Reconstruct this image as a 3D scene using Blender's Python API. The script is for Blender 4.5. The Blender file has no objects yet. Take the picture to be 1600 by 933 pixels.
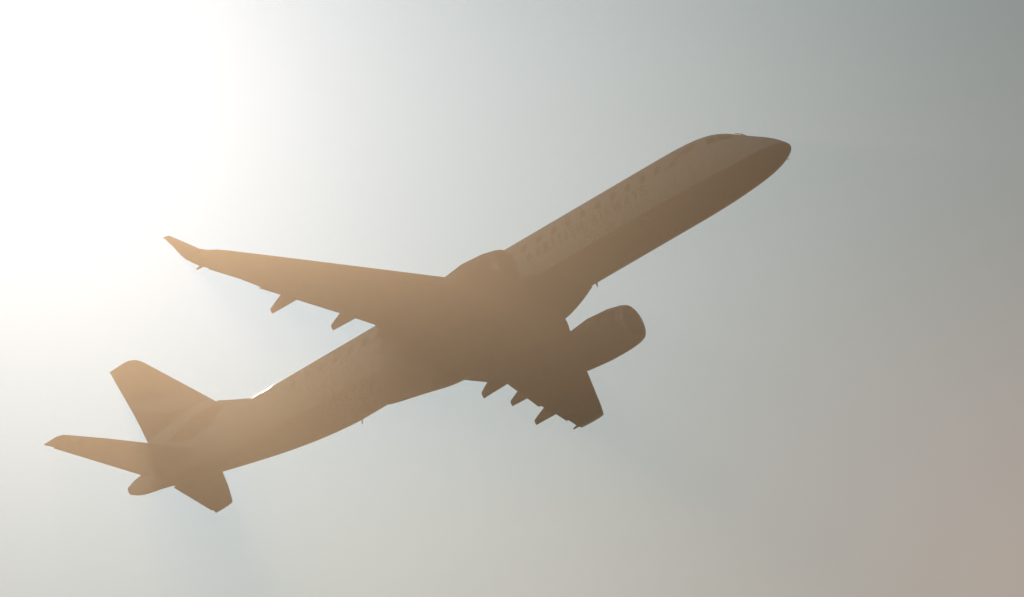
import bpy, bmesh, math, random
from mathutils import Vector, Matrix, Euler
R = math.radians
random.seed(4)
sc = bpy.context.scene
col = sc.collection

# ------------------------------------------------------------------ camera, sky, sun
PITCH = 22.0
cd = bpy.data.cameras.new('camera'); cam = bpy.data.objects.new('camera', cd); col.objects.link(cam)
cam.location = (0, 0, 1.7); cam.rotation_euler = (R(90 + PITCH), 0, 0)
cd.sensor_width = 36.0; cd.lens = 36.0 * 15504.797 / 1600.0
cd.clip_start = 0.5; cd.clip_end = 60000
sc.camera = cam
sc.render.resolution_x = 1024; sc.render.resolution_y = 597

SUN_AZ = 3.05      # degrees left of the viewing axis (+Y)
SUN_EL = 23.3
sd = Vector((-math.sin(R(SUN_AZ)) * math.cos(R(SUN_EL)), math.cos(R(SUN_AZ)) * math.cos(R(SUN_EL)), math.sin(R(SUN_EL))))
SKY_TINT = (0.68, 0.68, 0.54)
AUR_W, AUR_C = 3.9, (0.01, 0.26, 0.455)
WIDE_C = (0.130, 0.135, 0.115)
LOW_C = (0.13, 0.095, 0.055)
FLARE_W, FLARE_C = 2.2, (0.125, 0.05, 0.032)
w = bpy.data.worlds.new('World'); sc.world = w; w.use_nodes = True
w.cycles.sampling_method = 'NONE'
nt = w.node_tree; nt.nodes.clear()
sky = nt.nodes.new('ShaderNodeTexSky'); sky.sky_type = 'NISHITA'; sky.sun_disc = False
sky.sun_elevation = R(SUN_EL); sky.sun_rotation = R(-SUN_AZ)
sky.air_density = 1.0; sky.dust_density = 2.0; sky.ozone_density = 1.0; sky.altitude = 0
sky.dust_density = 0.10
bg = nt.nodes.new('ShaderNodeBackground'); bg.inputs['Strength'].default_value = 0.15
out = nt.nodes.new('ShaderNodeOutputWorld')
def _m(op, a, b=None, c=None):
    n = nt.nodes.new('ShaderNodeMath'); n.operation = op
    for i, v in enumerate((a, b, c)):
        if v is None: continue
        if isinstance(v, (int, float)): n.inputs[i].default_value = v
        else: nt.links.new(v, n.inputs[i])
    return n.outputs[0]
def _vm(op, a, b):
    n = nt.nodes.new('ShaderNodeVectorMath'); n.operation = op
    for i, v in enumerate((a, b)):
        if isinstance(v, tuple): n.inputs[i].default_value = v
        elif isinstance(v, (int, float)): n.inputs['Scale'].default_value = v
        else: nt.links.new(v, n.inputs['Scale' if (op == 'SCALE' and i) else i])
    return n
wtc = nt.nodes.new('ShaderNodeTexCoord')
wdir = _vm('NORMALIZE', wtc.outputs['Generated'], (0, 0, 0)).outputs[0]
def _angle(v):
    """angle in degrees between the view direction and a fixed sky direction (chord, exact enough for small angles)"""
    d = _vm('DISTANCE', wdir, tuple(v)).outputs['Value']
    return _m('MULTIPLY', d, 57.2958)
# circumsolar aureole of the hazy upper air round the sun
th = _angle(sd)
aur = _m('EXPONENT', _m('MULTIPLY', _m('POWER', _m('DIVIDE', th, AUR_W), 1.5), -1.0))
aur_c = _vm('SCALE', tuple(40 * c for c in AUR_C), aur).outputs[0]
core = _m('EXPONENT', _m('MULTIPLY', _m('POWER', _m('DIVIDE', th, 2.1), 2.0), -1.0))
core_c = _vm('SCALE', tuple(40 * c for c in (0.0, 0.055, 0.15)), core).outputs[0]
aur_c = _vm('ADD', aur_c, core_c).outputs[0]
# warm glow patches added to the sky; the lower right one imitates lens flare
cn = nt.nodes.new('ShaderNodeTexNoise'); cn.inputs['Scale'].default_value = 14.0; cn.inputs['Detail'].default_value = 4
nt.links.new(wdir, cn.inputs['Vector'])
glow_c = None
for (az, e_, wd, cc_) in ((3.4, 20.0, FLARE_W, FLARE_C), (0.0, 20.3, 1.5, (0.09, 0.065, 0.04)), (0.9, 23.1, 1.3, (0.055, 0.045, 0.035))):
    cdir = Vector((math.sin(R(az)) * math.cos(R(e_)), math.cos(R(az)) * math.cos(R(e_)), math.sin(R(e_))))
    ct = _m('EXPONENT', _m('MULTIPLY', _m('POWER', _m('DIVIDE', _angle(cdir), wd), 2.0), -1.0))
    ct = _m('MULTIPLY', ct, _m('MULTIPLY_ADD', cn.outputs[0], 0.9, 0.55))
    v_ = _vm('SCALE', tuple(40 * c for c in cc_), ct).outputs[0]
    glow_c = v_ if glow_c is None else _vm('ADD', glow_c, v_).outputs[0]
base = _vm('MULTIPLY', sky.outputs[0], SKY_TINT).outputs[0]
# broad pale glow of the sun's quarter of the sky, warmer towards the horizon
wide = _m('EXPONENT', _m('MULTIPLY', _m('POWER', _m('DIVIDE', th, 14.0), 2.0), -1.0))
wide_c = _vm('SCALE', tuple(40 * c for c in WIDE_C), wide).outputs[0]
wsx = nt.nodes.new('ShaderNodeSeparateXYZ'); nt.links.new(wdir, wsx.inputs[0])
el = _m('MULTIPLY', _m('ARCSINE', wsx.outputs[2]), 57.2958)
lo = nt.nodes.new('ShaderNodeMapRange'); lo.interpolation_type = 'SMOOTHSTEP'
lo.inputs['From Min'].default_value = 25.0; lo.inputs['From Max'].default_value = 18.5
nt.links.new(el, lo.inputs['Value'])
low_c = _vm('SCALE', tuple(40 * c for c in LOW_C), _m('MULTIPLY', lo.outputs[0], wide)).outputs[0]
tot = _vm('ADD', _vm('ADD', base, aur_c).outputs[0], _vm('ADD', glow_c, _vm('ADD', wide_c, low_c).outputs[0]).outputs[0]).outputs[0]
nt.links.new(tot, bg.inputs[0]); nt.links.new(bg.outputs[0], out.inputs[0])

sl = bpy.data.lights.new('sun', 'SUN'); sl.energy = 2.0; sl.angle = R(0.53); sl.color = (1.0, 0.9, 0.78)
so = bpy.data.objects.new('sun', sl); col.objects.link(so)
so.rotation_euler = sd.to_track_quat('Z', 'Y').to_euler()

sc.view_settings.view_transform = 'Standard'; sc.view_settings.look = 'None'
sc.view_settings.exposure = -2.585; sc.view_settings.gamma = 1.0
sc.cycles.use_denoising = True
sc.cycles.denoising_input_passes = 'RGB'
sc.cycles.volume_bounces = 0
sc.cycles.use_adaptive_sampling = False
sc.cycles.sampling_pattern = 'TABULATED_SOBOL'
sc.cycles.max_bounces = 6
HAZE_DENSITY = 2.2e-4
HAZE_G = 0.953
HAZE_COLOR = (0.50, 0.370, 0.255, 1)  # warm haze added over the aircraft in place of a veiling lens flare

# ------------------------------------------------------------------ helpers
def mat(name, color, rough=0.35, metal=0.0, spec=0.5, coat=0.0):
    m = bpy.data.materials.new(name); m.use_nodes = True
    b = m.node_tree.nodes['Principled BSDF']
    b.inputs['Base Color'].default_value = (*color, 1); b.inputs['Roughness'].default_value = rough
    b.inputs['Metallic'].default_value = metal; b.inputs['Specular IOR Level'].default_value = spec
    b.inputs['Coat Weight'].default_value = coat; b.inputs['Coat Roughness'].default_value = 0.08
    return m

def N(nt, typ, **k):
    n = nt.nodes.new(typ)
    for a, b in k.items(): setattr(n, a, b)
    return n
def math_node(nt, op, a, b=None, c=None):
    n = nt.nodes.new('ShaderNodeMath'); n.operation = op
    for i, v in enumerate((a, b, c)):
        if v is None: continue
        if isinstance(v, (int, float)): n.inputs[i].default_value = v
        else: nt.links.new(v, n.inputs[i])
    return n.outputs[0]
def mix(nt, f, a, b):
    n = nt.nodes.new('ShaderNodeMix'); n.data_type = 'RGBA'
    if isinstance(f, (int, float)): n.inputs[0].default_value = f
    else: nt.links.new(f, n.inputs[0])
    for i, v in ((6, a), (7, b)):
        if isinstance(v, tuple): n.inputs[i].default_value = (*v[:3], 1)
        else: nt.links.new(v, n.inputs[i])
    return n.outputs[2]

def obj(name, verts, faces, m, parent=None, smooth=True, sharp=None):
    me = bpy.data.meshes.new(name); me.from_pydata([tuple(v) for v in verts], [], faces)
    bm = bmesh.new(); bm.from_mesh(me)
    bmesh.ops.remove_doubles(bm, verts=bm.verts, dist=1e-5)
    bmesh.ops.recalc_face_normals(bm, faces=bm.faces)
    if smooth:
        for f in bm.faces: f.smooth = True
        for e in bm.edges:
            if len(e.link_faces) == 2 and e.calc_face_angle(0) > R(sharp or 35): e.smooth = False
    bm.to_mesh(me); bm.free()
    me.materials.append(m)
    o = bpy.data.objects.new(name, me); col.objects.link(o); o.parent = parent
    return o

class MB:
    """collects verts and faces for one mesh"""
    def __init__(s): s.v = []; s.f = []
    def add(s, v, f):
        k = len(s.v); s.v += [tuple(p) for p in v]; s.f += [tuple(i + k for i in q) for q in f]; return s
    def build(s, name, m, parent=None, **k): return obj(name, s.v, s.f, m, parent, **k)

def grid_faces(nr, nc, closed=True, cap=True):
    f = []
    for i in range(nr - 1):
        for j in range(nc if closed else nc - 1):
            a, b = i * nc + j, i * nc + (j + 1) % nc
            f.append((a, b, b + nc, a + nc))
    if cap:
        f.append(tuple(range(nc))[::-1]); f.append(tuple(range((nr - 1) * nc, nr * nc)))
    return f

def loft(mb, rings, cap=True):
    nc = len(rings[0]); v = [p for r in rings for p in r]
    mb.add(v, grid_faces(len(rings), nc, True, cap)); return mb

def tube(mb, pts, r, n=8, r2=None):
    rings = []
    for i, p in enumerate(pts):
        p = Vector(p); d = (Vector(pts[min(i + 1, len(pts) - 1)]) - Vector(pts[max(i - 1, 0)])).normalized()
        a = d.orthogonal().normalized(); b = d.cross(a)
        rr = r if r2 is None else r + (r2 - r) * i / (len(pts) - 1)
        rings.append([p + (a * math.cos(t) + b * math.sin(t)) * rr for t in [2 * math.pi * k / n for k in range(n)]])
    return loft(mb, rings)

def box(mb, c, s, M=None):
    v = [Vector((c[0] + sx * s[0] / 2, c[1] + sy * s[1] / 2, c[2] + sz * s[2] / 2)) for sx in (-1, 1) for sy in (-1, 1) for sz in (-1, 1)]
    if M: v = [M @ p for p in v]
    mb.add(v, [(0, 1, 3, 2), (4, 6, 7, 5), (0, 4, 5, 1), (2, 3, 7, 6), (0, 2, 6, 4), (1, 5, 7, 3)]); return mb

def interp(tab, x):
    """monotone-ish cubic (Catmull-Rom) through the rows of tab"""
    if x <= tab[0][0]: return tab[0][1:]
    if x >= tab[-1][0]: return tab[-1][1:]
    for i in range(len(tab) - 1):
        if tab[i][0] <= x <= tab[i + 1][0]: break
    p0 = tab[max(i - 1, 0)]; p1 = tab[i]; p2 = tab[i + 1]; p3 = tab[min(i + 2, len(tab) - 1)]
    h = p2[0] - p1[0]; t = (x - p1[0]) / h; o = []
    for k in range(1, len(p1)):
        d = (p2[k] - p1[k]) / h
        dl = (p1[k] - p0[k]) / (p1[0] - p0[0]) if i > 0 else d
        dr = (p3[k] - p2[k]) / (p3[0] - p2[0]) if i + 2 < len(tab) else d
        m1 = 0 if dl * d <= 0 else 2 * dl * d / (dl + d)
        m2 = 0 if dr * d <= 0 else 2 * dr * d / (dr + d)
        if i == 0: m1 = d
        if i + 2 >= len(tab): m2 = d
        o.append((2*t**3-3*t*t+1)*p1[k] + (t**3-2*t*t+t)*h*m1 + (3*t*t-2*t**3)*p2[k] + (t**3-t*t)*h*m2)
    return tuple(o)

# ------------------------------------------------------------------ materials
def paint_noise(m, amt=0.06, scale=0.7):
    """faint dirt streaking on the paint, along the airflow"""
    nt = m.node_tree; b = nt.nodes['Principled BSDF']
    tc = N(nt, 'ShaderNodeTexCoord'); mp = N(nt, 'ShaderNodeMapping'); mp.inputs['Scale'].default_value = (0.25, 1.6, 1.6)
    nz = N(nt, 'ShaderNodeTexNoise'); nz.inputs['Scale'].default_value = scale; nz.inputs['Detail'].default_value = 6
    nt.links.new(tc.outputs['Object'], mp.inputs[0]); nt.links.new(mp.outputs[0], nz.inputs['Vector'])
    src = b.inputs['Base Color'].links[0].from_socket if b.inputs['Base Color'].links else tuple(b.inputs['Base Color'].default_value)[:3]
    f = math_node(nt, 'MULTIPLY', nz.outputs[0], amt * 4)
    dirty = N(nt, 'ShaderNodeMix', data_type='RGBA', blend_type='MULTIPLY'); dirty.inputs[0].default_value = 1
    nt.links.new(f, dirty.inputs[0])
    if isinstance(src, tuple): dirty.inputs[6].default_value = (*src, 1)
    else: nt.links.new(src, dirty.inputs[6])
    dirty.inputs[7].default_value = (0.55, 0.5, 0.45, 1)
    nt.links.new(dirty.outputs[2], b.inputs['Base Color'])
    r0 = b.inputs['Roughness'].default_value
    nt.links.new(math_node(nt, 'ADD', math_node(nt, 'MULTIPLY', nz.outputs[0], 0.2), r0 - 0.08), b.inputs['Roughness'])

WHITE = (0.78, 0.79, 0.80); NAVY = (0.012, 0.022, 0.06); RED = (0.32, 0.02, 0.03)
M_white = mat('white_paint', WHITE, 0.38, coat=0.15); paint_noise(M_white)
M_navy = mat('navy_paint', NAVY, 0.38, coat=0.15)
M_grey = mat('grey_wing_paint', (0.13, 0.135, 0.14), 0.5); paint_noise(M_grey)
M_lip = mat('polished_lip', (0.42, 0.42, 0.43), 0.35, metal=0.85)
M_metal = mat('bare_metal', (0.16, 0.16, 0.165), 0.40, metal=0.7)
M_dark = mat('dark_metal', (0.03, 0.03, 0.035), 0.45, metal=0.6)
M_rubber = mat('black_rubber', (0.02, 0.02, 0.02), 0.8)
M_glass = mat('dark_glass', (0.07, 0.08, 0.09), 0.06)
M_letter = mat('navy_lettering', (0.02, 0.035, 0.10), 0.35)
M_red = mat('red_lettering', RED, 0.35)
M_lens = mat('clear_lens', (0.7, 0.7, 0.7), 0.05)
M_seam = mat('door_seam', (0.18, 0.18, 0.19), 0.6)

# fuselage livery: white above a waterline, navy below
M_fus = mat('fuselage_livery', WHITE, 0.38, coat=0.15)
nt = M_fus.node_tree; b = nt.nodes['Principled BSDF']
tc = N(nt, 'ShaderNodeTexCoord'); sx = N(nt, 'ShaderNodeSeparateXYZ'); nt.links.new(tc.outputs['Object'], sx.inputs[0])
X, Y, Z = sx.outputs
# waterline z(x): falls to -0.95 on the barrel, sweeps up over the nose and up the tail
fc = N(nt, 'ShaderNodeFloatCurve'); nt.links.new(math_node(nt, 'DIVIDE', X, 36.3), fc.inputs['Value'])
cv = fc.mapping.curves[0]
WL = [(0, .5), (0.6, -0.62), (1.3, -0.80), (2.4, -0.88), (3.8, -0.88), (7, -0.83), (12, -0.84), (22, -0.90), (27.5, -0.72), (30, -.45), (33, 0.1), (36.3, 0.7)]
WL[0] = (0, -0.60)
for i, (a, z) in enumerate(WL):
    p = (a / 36.3, (z + 2) / 4)
    if i == 0: cv.points[0].location = p
    elif i == len(WL) - 1: cv.points[1].location = p
    else: cv.points.new(*p)
fc.mapping.update()
wl = math_node(nt, 'SUBTRACT', math_node(nt, 'MULTIPLY', fc.outputs[0], 4.0), 2.0)
nt.links.new(mix(nt, math_node(nt, 'GREATER_THAN', Z, wl), NAVY, WHITE), b.inputs['Base Color'])
paint_noise(M_fus)

# tail fin livery: flowing flag bands
M_fin = mat('tail_fin_livery', NAVY, 0.38, coat=0.15)
nt = M_fin.node_tree; b = nt.nodes['Principled BSDF']
tc = N(nt, 'ShaderNodeTexCoord'); sx = N(nt, 'ShaderNodeSeparateXYZ'); nt.links.new(tc.outputs['Object'], sx.inputs[0])
X, Y, Z = sx.outputs
def above(c):
    a, b1, c1 = c
    q = math_node(nt, 'MULTIPLY_ADD', math_node(nt, 'MULTIPLY_ADD', X, a, b1), X, c1)
    return math_node(nt, 'GREATER_THAN', Z, q)
cc = WHITE
cc = mix(nt, above((0.2513, -16.1539, 261.1283)), cc, (0.12, 0.02, 0.04))
cc = mix(nt, above((-0.0696, 4.3545, -65.5987)), cc, WHITE)
cc = mix(nt, above((0.0029, -0.2963, 9.4672)), cc, NAVY)
cc = mix(nt, above((0.131, -8.3237, 135.2931)), cc, (0.5, 0.5, 0.52))
cc = mix(nt, above((-0.0541, 3.9873, -68.6617)), cc, NAVY)
nt.links.new(cc, b.inputs['Base Color']); paint_noise(M_fin)

# ------------------------------------------------------------------ ground and air
def ground():
    m = mat('ground_grass', (0.09, 0.11, 0.05), 0.95, spec=0.1)
    nt = m.node_tree; b = nt.nodes['Principled BSDF']
    tc = N(nt, 'ShaderNodeTexCoord'); n1 = N(nt, 'ShaderNodeTexNoise'); n1.inputs['Scale'].default_value = 0.02; n1.inputs['Detail'].default_value = 10
    nt.links.new(tc.outputs['Object'], n1.inputs['Vector'])
    nt.links.new(mix(nt, n1.outputs[0], (0.08, 0.08, 0.035), (0.18, 0.14, 0.08)), b.inputs['Base Color'])
    n = 96; rr = [0, 20, 60, 200, 700, 2000, 5000]
    v = [(0, 0, 0)]; f = []
    for r in rr[1:]:
        for k in range(n):
            a = 2 * math.pi * k / n; v.append((r * math.cos(a), r * math.sin(a), 0.0))
    for k in range(n): f.append((0, 1 + k, 1 + (k + 1) % n))
    for i in range(len(rr) - 2):
        for k in range(n):
            a = 1 + i * n + k; b2 = 1 + i * n + (k + 1) % n; f.append((a, a + n, b2 + n, b2))
    o = obj('ground', v, f, m, None, smooth=False)
    o['kind'] = 'structure'; o['label'] = 'short airfield grass below the climbing airliner'; o['category'] = 'ground'
ground()

def haze(top):
    m = bpy.data.materials.new('haze_air'); m.use_nodes = True; nt = m.node_tree; nt.nodes.clear()
    pv = N(nt, 'ShaderNodeVolumePrincipled'); o = N(nt, 'ShaderNodeOutputMaterial')
    pv.inputs['Color'].default_value = HAZE_COLOR; pv.inputs['Density'].default_value = HAZE_DENSITY
    pv.inputs['Anisotropy'].default_value = HAZE_G
    nt.links.new(pv.outputs[0], o.inputs['Volume'])
    mb = MB(); box(mb, (0, 0, (top - 1) / 2), (10400, 10400, top + 1))
    h = mb.build('haze', m, None, smooth=False)
    h['kind'] = 'stuff'; h['label'] = 'sunlit haze added round the airliner, its warm veil standing in for lens flare'; h['category'] = 'haze'

# ------------------------------------------------------------------ the airliner
# aircraft axes: x runs aft from the nose, y to starboard, z up from the cabin axis (metres)
RB = Matrix(((-0.77295056, -0.59137784, -0.22982531), (0.45152083, -0.25823660, -0.85407423), (0.44573127, -0.76392808, 0.46662354)))
TB = Vector((11.514645735564148, -7.136268413686272, 419.1846000747052))
flip = Matrix.Diagonal((1, -1, -1, 1))
cam_m = Matrix.Translation(cam.location) @ cam.rotation_euler.to_matrix().to_4x4()
craft_m = cam_m @ flip @ (Matrix.Translation(TB) @ RB.to_4x4())
BASE = Vector((17.5, 0, -1.9))
air = bpy.data.objects.new('airliner', None); col.objects.link(air)
air.empty_display_size = 4
air.matrix_world = craft_m @ Matrix.Translation(BASE)
air['label'] = 'twin engine passenger jet climbing across the hazy sky, white above and navy below'
air['category'] = 'airliner'
def part(name, mb, m, parent=None, **k):
    if parent is None:
        o = mb.build(name, m, air, **k); o.location = -BASE
    else: o = mb.build(name, m, parent, **k)
    return o

# fuselage: station, top z, bottom z, half width
FUS = [
 (-0.05, -0.82, -0.82, 0.00), (-0.01, -0.71, -0.92, 0.12), (0.08, -0.60, -1.02, 0.24), (0.25, -0.43, -1.13, 0.39), (0.5, -0.21, -1.23, 0.56), (0.9, 0.07, -1.33, 0.80),
 (1.4, 0.38, -1.43, 0.98), (2.0, 0.77, -1.51, 1.14), (2.7, 1.20, -1.57, 1.29), (3.4, 1.46, -1.61, 1.39), (4.2, 1.59, -1.64, 1.45), (5.2, 1.645, -1.655, 1.48),
 (6.5, 1.655, -1.655, 1.48), (22.5, 1.655, -1.655, 1.49), (24.2, 1.66, -1.66, 1.49), (26, 1.66, -1.52, 1.46), (28, 1.665, -1.22, 1.37), (30, 1.62, -0.82, 1.16), (32, 1.56, -0.38, 0.88),
 (33.5, 1.48, -0.04, 0.66), (34.8, 1.38, 0.27, 0.48), (35.6, 1.28, 0.42, 0.37), (36.0, 1.22, 0.56, 0.28), (36.2, 1.14, 0.68, 0.20)]
def fsec(x):
    t, bt, hw = interp(FUS, x); return t, bt, hw
def fpt(x, a, off=0.0):
    """point on the fuselage skin, a = angle from +y (starboard) towards +z"""
    t, bt, hw = fsec(x); zc = (t + bt) / 2; hh = (t - bt) / 2
    return Vector((x, (hw + off) * math.cos(a), zc + (hh + off) * math.sin(a)))
def skin(x, z, side=1, off=0.004):
    t, bt, hw = fsec(x); zc = (t + bt) / 2; hh = (t - bt) / 2
    s = max(-1, min(1, (z - zc) / hh)); a = math.asin(s)
    p = fpt(x, a); e = 0.05
    d1 = fpt(x + e, a) - fpt(x - e, a); d2 = fpt(x, a + .02) - fpt(x, a - .02)
    n = d1.cross(d2).normalized()
    if n.y < 0: n = -n
    p += n * off
    return Vector((p.x, p.y * side, p.z))
xs = [-0.046, -0.035, -0.01, 0.03, 0.07, 0.11, 0.16, 0.25, 0.36, 0.5, 0.68, 0.9, 1.15] + [1.4 + 0.25 * i for i in range(20)] + [6.5 + 1.0 * i for i in range(16)] + [22.5 + 0.4 * i for i in range(33)] + [35.6, 35.8, 36.0, 36.12, 36.2]
xs = sorted(set(round(x, 3) for x in xs)); xs = [x for x in xs if x <= 36.2]
mb = MB(); loft(mb, [[fpt(x, 2 * math.pi * k / 96) for k in range(96)] for x in xs])
fus = part('fuselage', mb, M_fus, sharp=60)

def patch(mb, outline, side, off, n=5, rows=6):
    """closed 2D outline (x,z) laid on the skin: split in horizontal strips between its left and right edges"""
    zs = [p[1] for p in outline]; z0, z1 = min(zs) + 1e-4, max(zs) - 1e-4
    prev = None; v = []; f = []
    for r in range(rows + 1):
        z = z0 + (z1 - z0) * r / rows; cr = []
        for i in range(len(outline)):
            a, b = outline[i], outline[(i + 1) % len(outline)]
            if (a[1] - z) * (b[1] - z) < 0: cr.append(a[0] + (b[0] - a[0]) * (z - a[1]) / (b[1] - a[1]))
        lo, hi = min(cr), max(cr)
        for k in range(n + 1): v.append(skin(lo + (hi - lo) * k / n, z, side, off))
    m_ = n + 1
    for r in range(rows):
        for k in range(n): a = r * m_ + k; f.append((a, a + 1, a + 1 + m_, a + m_))
    mb.add(v, f)
def rrect(cx, cz, w, h, r, n=6):
    o = []
    for (sx_, sz_, a0) in ((1, 1, 0), (-1, 1, 90), (-1, -1, 180), (1, -1, 270)):
        for k in range(n + 1):
            a = R(a0 + 90 * k / n); o.append((cx + sx_ * (w / 2 - r) + r * math.cos(a), cz + sz_ * (h / 2 - r) + r * math.sin(a)))
    return o

# cabin windows
for side in (1, -1):
    for k in range(26):
        x = 5.70 + 0.81 * k
        mb = MB(); patch(mb, rrect(x, 0.61, 0.30, 0.42, 0.13), side, 0.005, 3, 10)
        part('window', mb, M_glass, fus)
# doors with a dark seam, each with a small round-cornered window
for side in (1, -1):
    for (x, wd, hd, zc) in ((4.55, 0.72, 1.75, 0.10), (28.6, 0.66, 1.40, 0.30)):
        mb = MB(); patch(mb, rrect(x, zc, wd + .05, hd + .05, .16), side, 0.003, 4, 16); part('door_seam', mb, M_seam, fus)
        mb = MB(); patch(mb, rrect(x, zc, wd, hd, .14), side, 0.006, 4, 16); part('door', mb, M_white, fus)
# cockpit windows
for side in (1, -1):
    for q in ([(1.98, 0.42), (2.62, 0.50), (2.80, 0.98), (2.35, 0.84)], [(2.70, 0.50), (3.15, 0.56), (3.22, 0.98), (2.88, 1.00)]):
        mb = MB(); patch(mb, q, side, 0.006, 4, 8); part('cockpit_window', mb, M_glass, fus)

# ---- lettering on the fuselage: every letter drawn from thick and thin strokes
TH, TN = 0.092, 0.055
def arc(cx, cy, rx, ry, a0, a1, n=12): return [(cx + rx * math.cos(R(a0 + (a1 - a0) * k / n)), cy + ry * math.sin(R(a0 + (a1 - a0) * k / n))) for k in range(n + 1)]
def serif(x, y, w=.17): return ([(x - w / 2, y), (x + w / 2, y)], 0.030)
GL = {   # unit height 1, x to the right
 'B': (.62, [([(.12, 0), (.12, 1)], TH), (arc(.14, .76, .32, .24, 90, -90), TN + .01), (arc(.14, .27, .40, .27, 90, -90), TN + .02), serif(.06, .015), serif(.06, .985)]),
 'R': (.68, [([(.12, 0), (.12, 1)], TH), (arc(.14, .74, .36, .26, 90, -90), TN + .01), ([(.26, .48), (.64, 0.0)], TH), serif(.12, .015, .24), serif(.06, .985)]),
 'I': (.34, [([(.16, 0), (.16, 1)], TH), serif(.16, .015, .26), serif(.16, .985, .26)]),
 'T': (.66, [([(.33, 0), (.33, 1)], TH), ([(.02, .97), (.64, .97)], TN), ([(.03, .97), (.01, .84)], TN), ([(.63, .97), (.65, .84)], TN), serif(.33, .015, .24)]),
 'S': (.54, [([(.47, .86)] + arc(.27, .75, .20, .24, 60, 230, 10) + [(.27, .50)] + arc(.27, .25, .21, .25, 55, -130, 12)[0:] + [(.05, .14)], TN + .02)]),
 'H': (.76, [([(.12, 0), (.12, 1)], TH), ([(.62, 0), (.62, 1)], TH), ([(.12, .5), (.62, .5)], TN), serif(.12, .015, .24), serif(.62, .015, .24), serif(.12, .985, .24), serif(.62, .985, .24)]),
 'A': (.74, [([(.36, 1), (.07, 0)], TN), ([(.36, 1), (.66, 0)], TH), ([(.17, .34), (.55, .34)], TN), serif(.07, .015), serif(.66, .015, .2)]),
 'W': (1.02, [([(.06, 1), (.28, 0)], TH), ([(.28, 0), (.50, .9)], TN), ([(.50, .9), (.72, 0)], TH), ([(.72, 0), (.95, 1)], TN), serif(.07, .985, .2), serif(.95, .985)]),
 'Y': (.68, [([(.06, 1), (.34, .45)], TH), ([(.62, 1), (.34, .45)], TN), ([(.34, .45), (.34, 0)], TH), serif(.34, .015, .24), serif(.07, .985, .2), serif(.62, .985)])}
def lettering(side):
    H = 0.47; widths = sum(GL[c][0] if c != ' ' else .34 for c in 'BRITISH AIRWAYS')
    L = 5.95; gap = (L - widths * H) / 14
    u = 0.0; k = 0
    for c in 'BRITISH AIRWAYS':
        if c == ' ': u += .34 * H + gap; continue
        wd, strokes = GL[c]; mb = MB()
        for pts, th in strokes:
            k += 1
            P = []
            for (a, b_), (a2, b2) in zip(pts[:-1], pts[1:]):
                n = max(1, int(math.hypot(a2 - a, b2 - b_) / .1))
                P += [(a + (a2 - a) * i / n, b_ + (b2 - b_) * i / n) for i in range(n)]
            P.append(pts[-1]); v = []
            for i, p in enumerate(P):
                q0 = P[max(i - 1, 0)]; q1 = P[min(i + 1, len(P) - 1)]
                dx, dy = q1[0] - q0[0], q1[1] - q0[1]; l = math.hypot(dx, dy) or 1
                nx, ny = -dy / l * th, dx / l * th
                for s in (-1, 1):
                    uu = u + (p[0] + s * nx) * H; vv = (p[1] + s * ny) * H
                    xx = 12.40 - uu if side > 0 else 6.45 + uu
                    v.append(skin(xx, -0.20 + vv, side, 0.005 + 0.0006 * (k % 7)))
            mb.add(v, [(2 * i, 2 * i + 1, 2 * i + 3, 2 * i + 2) for i in range(len(P) - 1)])
        part('lettering', mb, M_letter, fus)
        u += wd * H + gap
for side in (1, -1):
    lettering(side)
    # round alliance style badge behind the name
    mb = MB(); patch(mb, [(12.82 + .16 * math.cos(t), 0.02 + .16 * math.sin(t)) for t in [2 * math.pi * k / 24 for k in range(24)]], side, .005, 4, 8)
    part('badge', mb, M_letter, fus)
# flowing ribbon emblem behind the cockpit
for side in (1, -1):
    for (pts, mm, off) in (([(5.30, .40, .02), (5.0, .42, .07), (4.7, .48, .12), (4.4, .58, .14), (4.1, .70, .10), (3.85, .82, .05), (3.7, .90, .015)], M_letter, .010),
                           ([(4.95, .62, .012), (4.6, .72, .04), (4.3, .84, .06), (4.0, .94, .06), (3.75, .98, .015)], M_red, .012)):
        mb = MB(); v = []
        for i, (x, z, t) in enumerate(pts):
            for s in (-1, 1): v.append(skin(x, z + s * t, side, off))
        mb.add(v, [(2 * i, 2 * i + 1, 2 * i + 3, 2 * i + 2) for i in range(len(pts) - 1)]); part('ribbon_emblem', mb, mm, fus)

# antennas, probes, beacons
def blade(mb, base, h, c0, c1, sweep, dirv=(0, 0, -1), th=.03):
    d = Vector(dirv).normalized(); s = d.cross(Vector((1, 0, 0))).normalized() * th
    rings = []
    for (t, c, o) in ((-0.15, c0, 0), (1, c1, sweep)):
        p = Vector(base) + d * h * t + Vector((o, 0, 0))
        rings.append([p + Vector((-c / 2, 0, 0)), p + s + Vector((-c * .1, 0, 0)), p + Vector((c / 2, 0, 0)), p - s + Vector((-c * .1, 0, 0))])
    loft(mb, rings)
mb = MB(); blade(mb, (23.75, 0, -1.66), .42, .12, .05, .14, th=.02); part('antenna', mb, M_navy, fus, smooth=False)
mb = MB(); blade(mb, (11.2, -0.75, -1.42), .16, .12, .05, .06, (0, -.4, -.9), th=.02); part('antenna', mb, M_navy, fus, smooth=False)
for (x, a) in ((1.75, 58), (1.75, 122), (0.42, -122), (0.42, -58), (1.6, 12), (1.6, 168)):
    p = fpt(x, R(a)); n = Vector((0, math.cos(R(a)), math.sin(R(a))))
    mb = MB(); tube(mb, [p - n * .03, p + n * .05, p + n * .055 + Vector((-.10, 0, 0))], .020, 6, .014)
    part('air_data_probe', mb, M_metal, fus)
mb = MB(); rings = []
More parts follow.
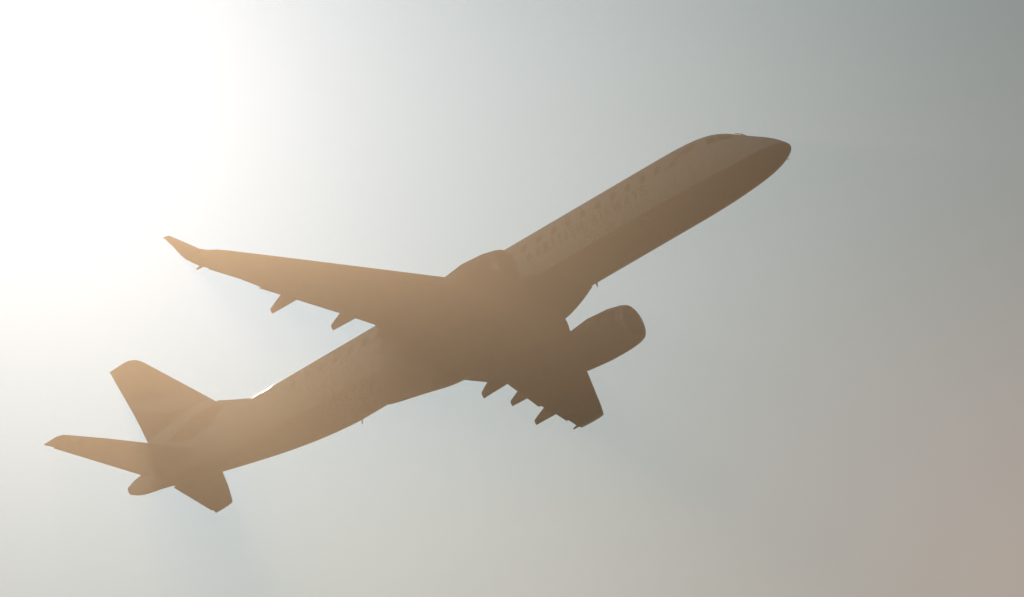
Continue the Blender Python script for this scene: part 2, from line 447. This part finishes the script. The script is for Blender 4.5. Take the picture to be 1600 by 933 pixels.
for i in range(5):
    a = R(90 * i / 4.0); rings.append([Vector((14.5 + .12 * math.cos(a) * math.cos(t) , .09 * math.cos(a) * math.sin(t), 1.66 + .12 * math.sin(a))) for t in [2 * math.pi * k / 12 for k in range(12)]])
loft(mb, rings); part('beacon', mb, M_red, fus)
# wipers seen against the sky on top of the nose
for s in (1, -1):
    mb = MB(); a = skin(1.62, .40, s, .03); b_ = skin(2.05, .66, s, .06); tube(mb, [a, (a + b_) / 2 + Vector((0, 0, .03)), b_], .018, 6); part('wiper', mb, M_dark, fus)

# tail cone
mb = MB(); rings = []
for (x, r) in ((36.17, .225), (36.26, .21), (36.32, .18), (36.34, .14)):
    rings.append([Vector((x, r * .86 * math.cos(t), .93 + r * math.sin(t) * 1.02)) for t in [2 * math.pi * k / 32 for k in range(32)]])
rings.append([Vector((36.20, .12 * math.cos(t), .93 + .13 * math.sin(t))) for t in [2 * math.pi * k / 32 for k in range(32)]])
loft(mb, rings); part('tail_exhaust', mb, M_dark)

# ---- belly fairing (wing to body)
FAIR = [  # station, half width, top z, bottom z
 (11.6, 1.00, -1.05, -1.50), (12.4, 1.40, -0.75, -1.74), (13.5, 1.75, -0.62, -1.95), (15.5, 2.00, -0.55, -2.10), (18.0, 1.95, -0.60, -2.08), (19.6, 1.78, -0.75, -2.03), (21.3, 1.36, -0.95, -1.76), (22.2, 1.06, -1.1, -1.64), (22.7, .8, -1.25, -1.58)]
def sup(c, p): return math.copysign(abs(c) ** p, c)
rings = []
for k in range(50):
    x = 11.6 + (22.7 - 11.6) * k / 49; hw, t, bt = interp([(a, b_, c, d) for a, b_, c, d in FAIR], x); zc = (t + bt) / 2; hh = (t - bt) / 2
    rings.append([Vector((x, hw * sup(math.cos(a), .8), zc + hh * sup(math.sin(a), .8))) for a in [2 * math.pi * j / 64 for j in range(64)]])
mb = MB(); loft(mb, rings); fair = part('belly_fairing', mb, M_navy, sharp=60)
def fair_z(x, y):
    hw, t, bt = interp(FAIR, x); zc = (t + bt) / 2; hh = (t - bt) / 2
    c = min(1, abs(y) / hw) ** (1 / .8); return zc - hh * (1 - c * c) ** .4
# exposed main wheels in their wells
for s in (1, -1):
    cx, cy = 17.6, .78 * s; z = fair_z(cx, cy)
    mb = MB(); rings = []
    for (r, dz) in ((.10, .0), (.30, .0), (.47, -.01), (.53, .03), (.53, .2)):
        rings.append([Vector((cx + r * math.cos(t), cy + r * math.sin(t), z - .03 + dz)) for t in [2 * math.pi * j / 40 for j in range(40)]])
    loft(mb, rings); wh = part('main_wheel', mb, M_rubber, fair)

# ---- wings
def airfoil(n=14):
    """unit airfoil loop: (chordwise, thickness) upper surface from TE to LE, then lower back"""
    up = []; lo = []
    for k in range(n + 1):
        c = .5 * (1 - math.cos(math.pi * k / n))
        t = 5 * (.2969 * math.sqrt(c) - .126 * c - .3516 * c**2 + .2843 * c**3 - .1036 * c**4)
        cam_ = .02 * math.sin(math.pi * c)
        up.append((c, t + cam_ / 1.0)); lo.append((c, -t * .9 + cam_))
    return up[::-1] + lo[1:-1]
AF = airfoil()
def section(le, te, tc, span):
    le, te = Vector(le), Vector(te); ch = te - le; n = ch.cross(Vector(span)).normalized()
    c = ch.length
    return [le + ch * a + n * (t * tc * c * 1.0) for a, t in AF]
def wing_shape(mb, secs, side, c0=0.0, c1=1.0):
    """secs rows: LE, TE, thickness ratio"""
    rings = []
    for i, (le, te, tc) in enumerate(secs):
        a = Vector(secs[max(i - 1, 0)][0]) + Vector(secs[max(i - 1, 0)][1]); b_ = Vector(secs[min(i + 1, len(secs) - 1)][0]) + Vector(secs[min(i + 1, len(secs) - 1)][1])
        sp = (b_ - a); sp.x = 0; sp.normalize()
        r = section(le, te, tc, sp)
        # section() puts +n along chord x span, which points down for a starboard wing: flip
        le_v, te_v = Vector(le), Vector(te); ch = te_v - le_v; n = sp.cross(ch).normalized(); 
        if n.z < 0 and abs(sp.y) > abs(sp.z): n = -n
        c = ch.length
        r = [le_v + ch * a_ + n * (t * tc * c) for a_, t in AF]
        rings.append([Vector((p.x, p.y * side, p.z)) for p in r])
    loft(mb, rings)

def LEp(y): return Vector((14.46 + .5178 * (y - 3), y, -.829 + .1216 * (y - 3)))
def TEp(y, flap=True):
    """trailing edge of the clean wing box"""
    return Vector((19.24 + .2966 * (y - 4), y, -.79 + .171 * (y - 4)))
WSEC = [
 ((11.9, .9, -1.05), (20.3, .9, -1.25), .06),
 ((12.85, 1.7, -.98), (20.15, 1.7, -1.16), .08),
 ((13.75, 2.35, -.91), (19.95, 2.35, -1.10), .10),
 ((14.38, 2.85, -.85), (19.75, 2.85, -1.05), .115),
 (LEp(3.4), (19.5, 3.4, -.98), .12), (LEp(4.4), (19.36, 4.4, -.76), .12), (LEp(6), TEp(6), .115), (LEp(8), TEp(8), .11), (LEp(10), TEp(10) - Vector((.1, 0, 0)), .105),
 (LEp(11.6), (21.18, 11.6, .44), .10), (LEp(13.0), (21.34, 13.05, .48), .08), (LEp(13.5), (21.42, 13.6, .47), .08)]
WLET = [
 (LEp(13.5), (21.42, 13.6, .47), .08), ((20.14, 13.9, .50), (21.48, 14.05, .55), .08), ((20.53, 14.12, .63), (21.62, 14.22, .72), .09),
 ((20.79, 14.28, .78), (21.72, 14.32, .93), .085), ((21.34, 14.45, 1.36), (21.93, 14.47, 1.46), .08), ((21.87, 14.6, 1.90), (22.2, 14.6, 1.99), .06)]

def tfair(mb, y, x0, x1, z0, z1, w, side, drop=.42):
    """flap track fairing: slender pod under the wing ending in a blunt point behind the flap"""
    rings = []
    for k in range(17):
        t = k / 16; s = .14 + .86 * math.sin(math.pi * min(t / .5, 1) / 2) if t < .5 else 1 - .66 * ((t - .5) / .5) ** 1.3
        cx = x0 + (x1 - x0) * t; cz = z0 + (z1 - z0) * t ** 2 - .10
        rings.append([Vector((cx, (y + w * s * math.cos(a)) * side, cz + drop * s * (math.sin(a) if math.sin(a) < 0 else .6 * math.sin(a)))) for a in [2 * math.pi * j / 20 for j in range(20)]])
    loft(mb, rings)

def flap_panel(mb, y0, y1, c0, c1, side, drop, n=8, tc=.09, curve=None):
    """deflected control panel behind the wing box between span stations y0,y1; corner chord ends given as functions"""
    secs = []
    for k in range(n + 1):
        y = y0 + (y1 - y0) * k / n; secs.append((c0(y), c1(y), tc))
    wing_shape(mb, secs, side)

for side in (1, -1):
    mb = MB(); wing_shape(mb, WSEC, side); wing = part('wing', mb, M_grey, sharp=50)
    mb = MB(); wing_shape(mb, WLET, side); part('winglet', mb, M_navy, wing, sharp=50)
    # leading-edge slats, slightly drooped
    for (y0, y1) in ((3.2, 3.9), (5.2, 8.0), (8.05, 10.6), (10.65, 13.0)):
        f0 = lambda y: LEp(y) + Vector((-.02, 0, -.03)); f1 = lambda y: LEp(y) + Vector((.62 - .02 * y, 0, -.03))
        mb = MB(); flap_panel(mb, y0, y1, f0, f1, side, 0, 6, .16); part('slat', mb, M_metal, wing, sharp=50)
    # flaps and aileron
    mb = MB(); flap_panel(mb, 2.3, 4.25, lambda y: Vector((18.55, y, -1.02 + .1 * (y - 3))), lambda y: Vector((19.98 - .27 * (y - 2.5), y, -1.15 + .06 * (y - 2.5))), side, 0, 6, .10); part('flap', mb, M_grey, wing, sharp=50)
    mb = MB(); flap_panel(mb, 4.3, 10.08, lambda y: TEp(y) + Vector((-1.25 + .07 * (y - 4), 0, -.14)), lambda y: TEp(y) + Vector((-.02, 0, -.02)), side, 0, 10, .10); part('flap', mb, M_grey, wing, sharp=50)
    mb = MB(); flap_panel(mb, 10.14, 12.9, lambda y: Vector((20.95 + .29 * (y - 10.1) - .6, y, .24 + .12 * (y - 10.1))), lambda y: Vector((20.90 + .205 * (y - 10.1), y, .30 + .09 * (y - 10.1))), side, 0, 6, .08); part('aileron', mb, M_grey, wing, sharp=50)
    for (y, x1, z1, fw, fd) in ((3.72, 19.84, -1.60, .30, .60), (6.46, 20.17, -1.06, .25, .50), (9.50, 21.03, -.70, .25, .47)):
        mb = MB(); tfair(mb, y, x1 - 2.6, x1, LEp(y).z - .14, z1 + .1, fw, side, fd); part('flap_track_fairing', mb, M_grey, wing, sharp=50)
    # wingtip light pod and discharge wick at the trailing edge
    mb = MB(); tube(mb, [(21.2, 13.52 * side, .43), (21.5, 13.55 * side, .42), (21.62, 13.56 * side, .41)], .07, 8, .03); part('wingtip_light', mb, M_metal, wing)

# ---- root landing lights: small clear teardrop lenses low on the body just ahead of the wing
for side in (1, -1):
    mb = MB(); rings = []
    for k in range(9):
        t = k / 8; rr = math.sin(math.pi * t ** .7) * .5 + .02
        rings.append([Vector((13.05 + .75 * t, (1.78 + .10 * t + .10 * rr * math.cos(a)) * side, -1.02 + .26 * rr * math.sin(a))) for a in [2 * math.pi * j / 16 for j in range(16)]])
    loft(mb, rings); part('landing_light', mb, M_lens, fair)

# ---- engines
EY, EZ = 4.54, -1.77
NAC = [(12.42, .92), (12.75, .955), (13.2, .97), (13.9, .96), (14.5, .91), (15.1, .85), (15.45, .78)]
for side in (1, -1):
    def ring(x, r, n=64, ex=0): return [Vector((x, EY * side + r * math.cos(t), EZ + r * math.sin(t) * 1.0)) for t in [2 * math.pi * k / n for k in range(n)]]
    body = [(x, r) for x, r in NAC]
    dense = []
    mb = MB(); loft(mb, [ring(x, r) for x, r in NAC] + [ring(15.44, .74), ring(14.6, .74)], cap=False)
    eng = part('engine', mb, M_navy, sharp=40)
    mb = MB(); loft(mb, [ring(13.1, .70), ring(12.62, .705), ring(12.32, .735), ring(12.18, .765), ring(12.11, .79), ring(12.10, .81), ring(12.13, .84), ring(12.24, .885), ring(12.42, .92)], cap=False); part('intake_lip', mb, M_lip, eng, sharp=60)
    mb = MB()
    loft(mb, [ring(12.95, .70), ring(13.0, .70)])
    part('fan_disc', mb, M_dark, eng)
    mb = MB(); n = 24
    for k in range(n):
        a = 2 * math.pi * k / n; v = []
        for r in (.15, .42, .70):
            tw = .35 + .5 * r
            for s in (-1, 1):
                aa = a + s * .09 * (.2 / max(r, .2)) * 1.3
                v.append(Vector((12.86 + s * .05 * (1 + r), EY * side + r * math.cos(aa), EZ + r * math.sin(aa))))
        mb.add(v, [(0, 1, 3, 2), (2, 3, 5, 4)])
    part('fan_blades', mb, M_dark, eng, smooth=False)
    mb = MB(); loft(mb, [ring(12.45, .01, 24), ring(12.55, .08, 24), ring(12.7, .15, 24), ring(12.84, .19, 24)]); part('spinner', mb, M_dark, eng)
    mb = MB(); loft(mb, [ring(14.5, .66, 48), ring(15.2, .62, 48), ring(15.9, .50, 48), ring(16.25, .43, 48), ring(16.24, .39, 48), ring(15.6, .40, 48)], cap=False); part('core_nozzle', mb, M_metal, eng, sharp=40)
    mb = MB(); loft(mb, [ring(15.5, .36, 32), ring(16.2, .26, 32), ring(16.7, .10, 32), ring(16.85, .02, 32)]); part('exhaust_cone', mb, M_dark, eng)
    # pylon
    mb = MB(); rings = []
    for (x, zt, zb, hw) in ((12.5, EZ + 1.06, EZ + .9, .04), (13.2, EZ + 1.22, EZ + .8, .13), (14.3, EZ + 1.30, EZ + .7, .19), (15.4, -.62, EZ + .5, .22), (16.6, -.66, EZ + .62, .18), (17.8, -.75, -.95, .04)):
        rings.append([Vector((x, EY * side + hw * math.cos(a), (zt + zb) / 2 + (zt - zb) / 2 * math.sin(a))) for a in [2 * math.pi * k / 20 for k in range(20)]])
    loft(mb, rings); part('pylon', mb, M_grey, eng)
    # strake on the inboard cowl
    for a in (140,):
        aa = R(a if side > 0 else 180 - a); c_, s_ = math.cos(aa), math.sin(aa)
        mb = MB(); 
        p = [Vector((x, EY * side + r * c_, EZ + r * s_)) for x, r in ((12.7, .93), (13.6, .94), (13.6, 1.10), (13.2, 1.08))]
        nrm = Vector((0, -s_, c_)) * .012
        v = [q + nrm for q in p] + [q - nrm for q in p]
        mb.add(v, [(0, 1, 2, 3), (7, 6, 5, 4), (0, 4, 5, 1), (1, 5, 6, 2), (2, 6, 7, 3), (3, 7, 4, 0)]); part('strake', mb, M_navy, eng, smooth=False)

# ---- tail fin
def fin_shape(mb, secs):
    rings = []
    for (le, te, tc) in secs:
        le, te = Vector(le), Vector(te); ch = te - le; c = ch.length
        rings.append([le + ch * a + Vector((0, 1, 0)) * (t - .02 * math.sin(math.pi * a)) * tc * c for a, t in AF])
    loft(mb, rings)
FIN = [((29.0, 0, 1.0), (34.2, 0, 1.0), .07), ((30.15, 0, 1.9), (34.55, 0, 1.9), .09), ((30.81, 0, 2.64), (34.82, 0, 2.64), .095), ((32.5, 0, 4.59), (35.23, 0, 4.59), .095), ((33.95, 0, 6.26), (35.72, 0, 6.26), .09),
       ((34.19, 0, 6.50), (35.80, 0, 6.55), .085), ((34.42, 0, 6.67), (35.84, 0, 6.68), .07), ((34.75, 0, 6.80), (35.88, 0, 6.76), .045), ((35.0, 0, 6.83), (35.89, 0, 6.79), .02)]
mb = MB(); fin_shape(mb, FIN); fin = part('tail_fin', mb, M_fin, sharp=50)
mb = MB()
fin_shape(mb, [((33.5, 0, 2.15), (34.67, 0, 2.15), .115), ((34.2, 0, 4.3), (35.20, 0, 4.35), .11), ((35.22, 0, 6.4), (35.77, 0, 6.4), .10)]); part('rudder', mb, M_fin, fin, sharp=50)
mb = MB(); rings = []
for (x, zt, hw) in ((28.2, 1.66, .03), (28.6, 1.74, .12), (29.05, 1.92, .20), (30.0, 2.33, .22), (30.7, 2.66, .17), (31.4, 2.75, .12)):
    rings.append([Vector((x, s * hw * (1 - t) ** .6 + 0, 1.2 + (zt - 1.2) * t)) for s, t in [(1, 0), (1, .3), (1, .6), (1, .85), (0, 1), (-1, .85), (-1, .6), (-1, .3), (-1, 0)]])
loft(mb, rings); part('dorsal_fillet', mb, M_fus, fin, sharp=60)

# ---- horizontal stabilisers
for side in (1, -1):
    sec = [((31.6, .3, .57), (34.5, .3, .54), .09), ((32.07, .9, .67), (34.62, .9, .62), .09), ((34.02, 4.3, 1.20), (35.54, 4.3, 1.17), .08), ((34.96, 5.82, 1.42), (36.03, 5.82, 1.41), .07),
           ((35.10, 6.0, 1.45), (36.10, 6.0, 1.43), .07), ((35.33, 6.1, 1.47), (36.13, 6.12, 1.45), .04)]
    mb = MB(); wing_shape(mb, sec, side); stb = part('horizontal_stabilizer', mb, M_grey, sharp=50)
    mb = MB(); wing_shape(mb, [((33.85, 1.0, .60), (34.71, 1.0, .575), .13), ((35.6, 5.6, 1.37), (36.01, 5.6, 1.36), .12)], side); part('elevator', mb, M_grey, stb, sharp=50)

top = max((craft_m @ Vector(p)).z for p in ((35, 0, 6.9), (22, 14.7, 2), (22, -14.7, 2), (0, 0, 0)))
haze(top + 6)
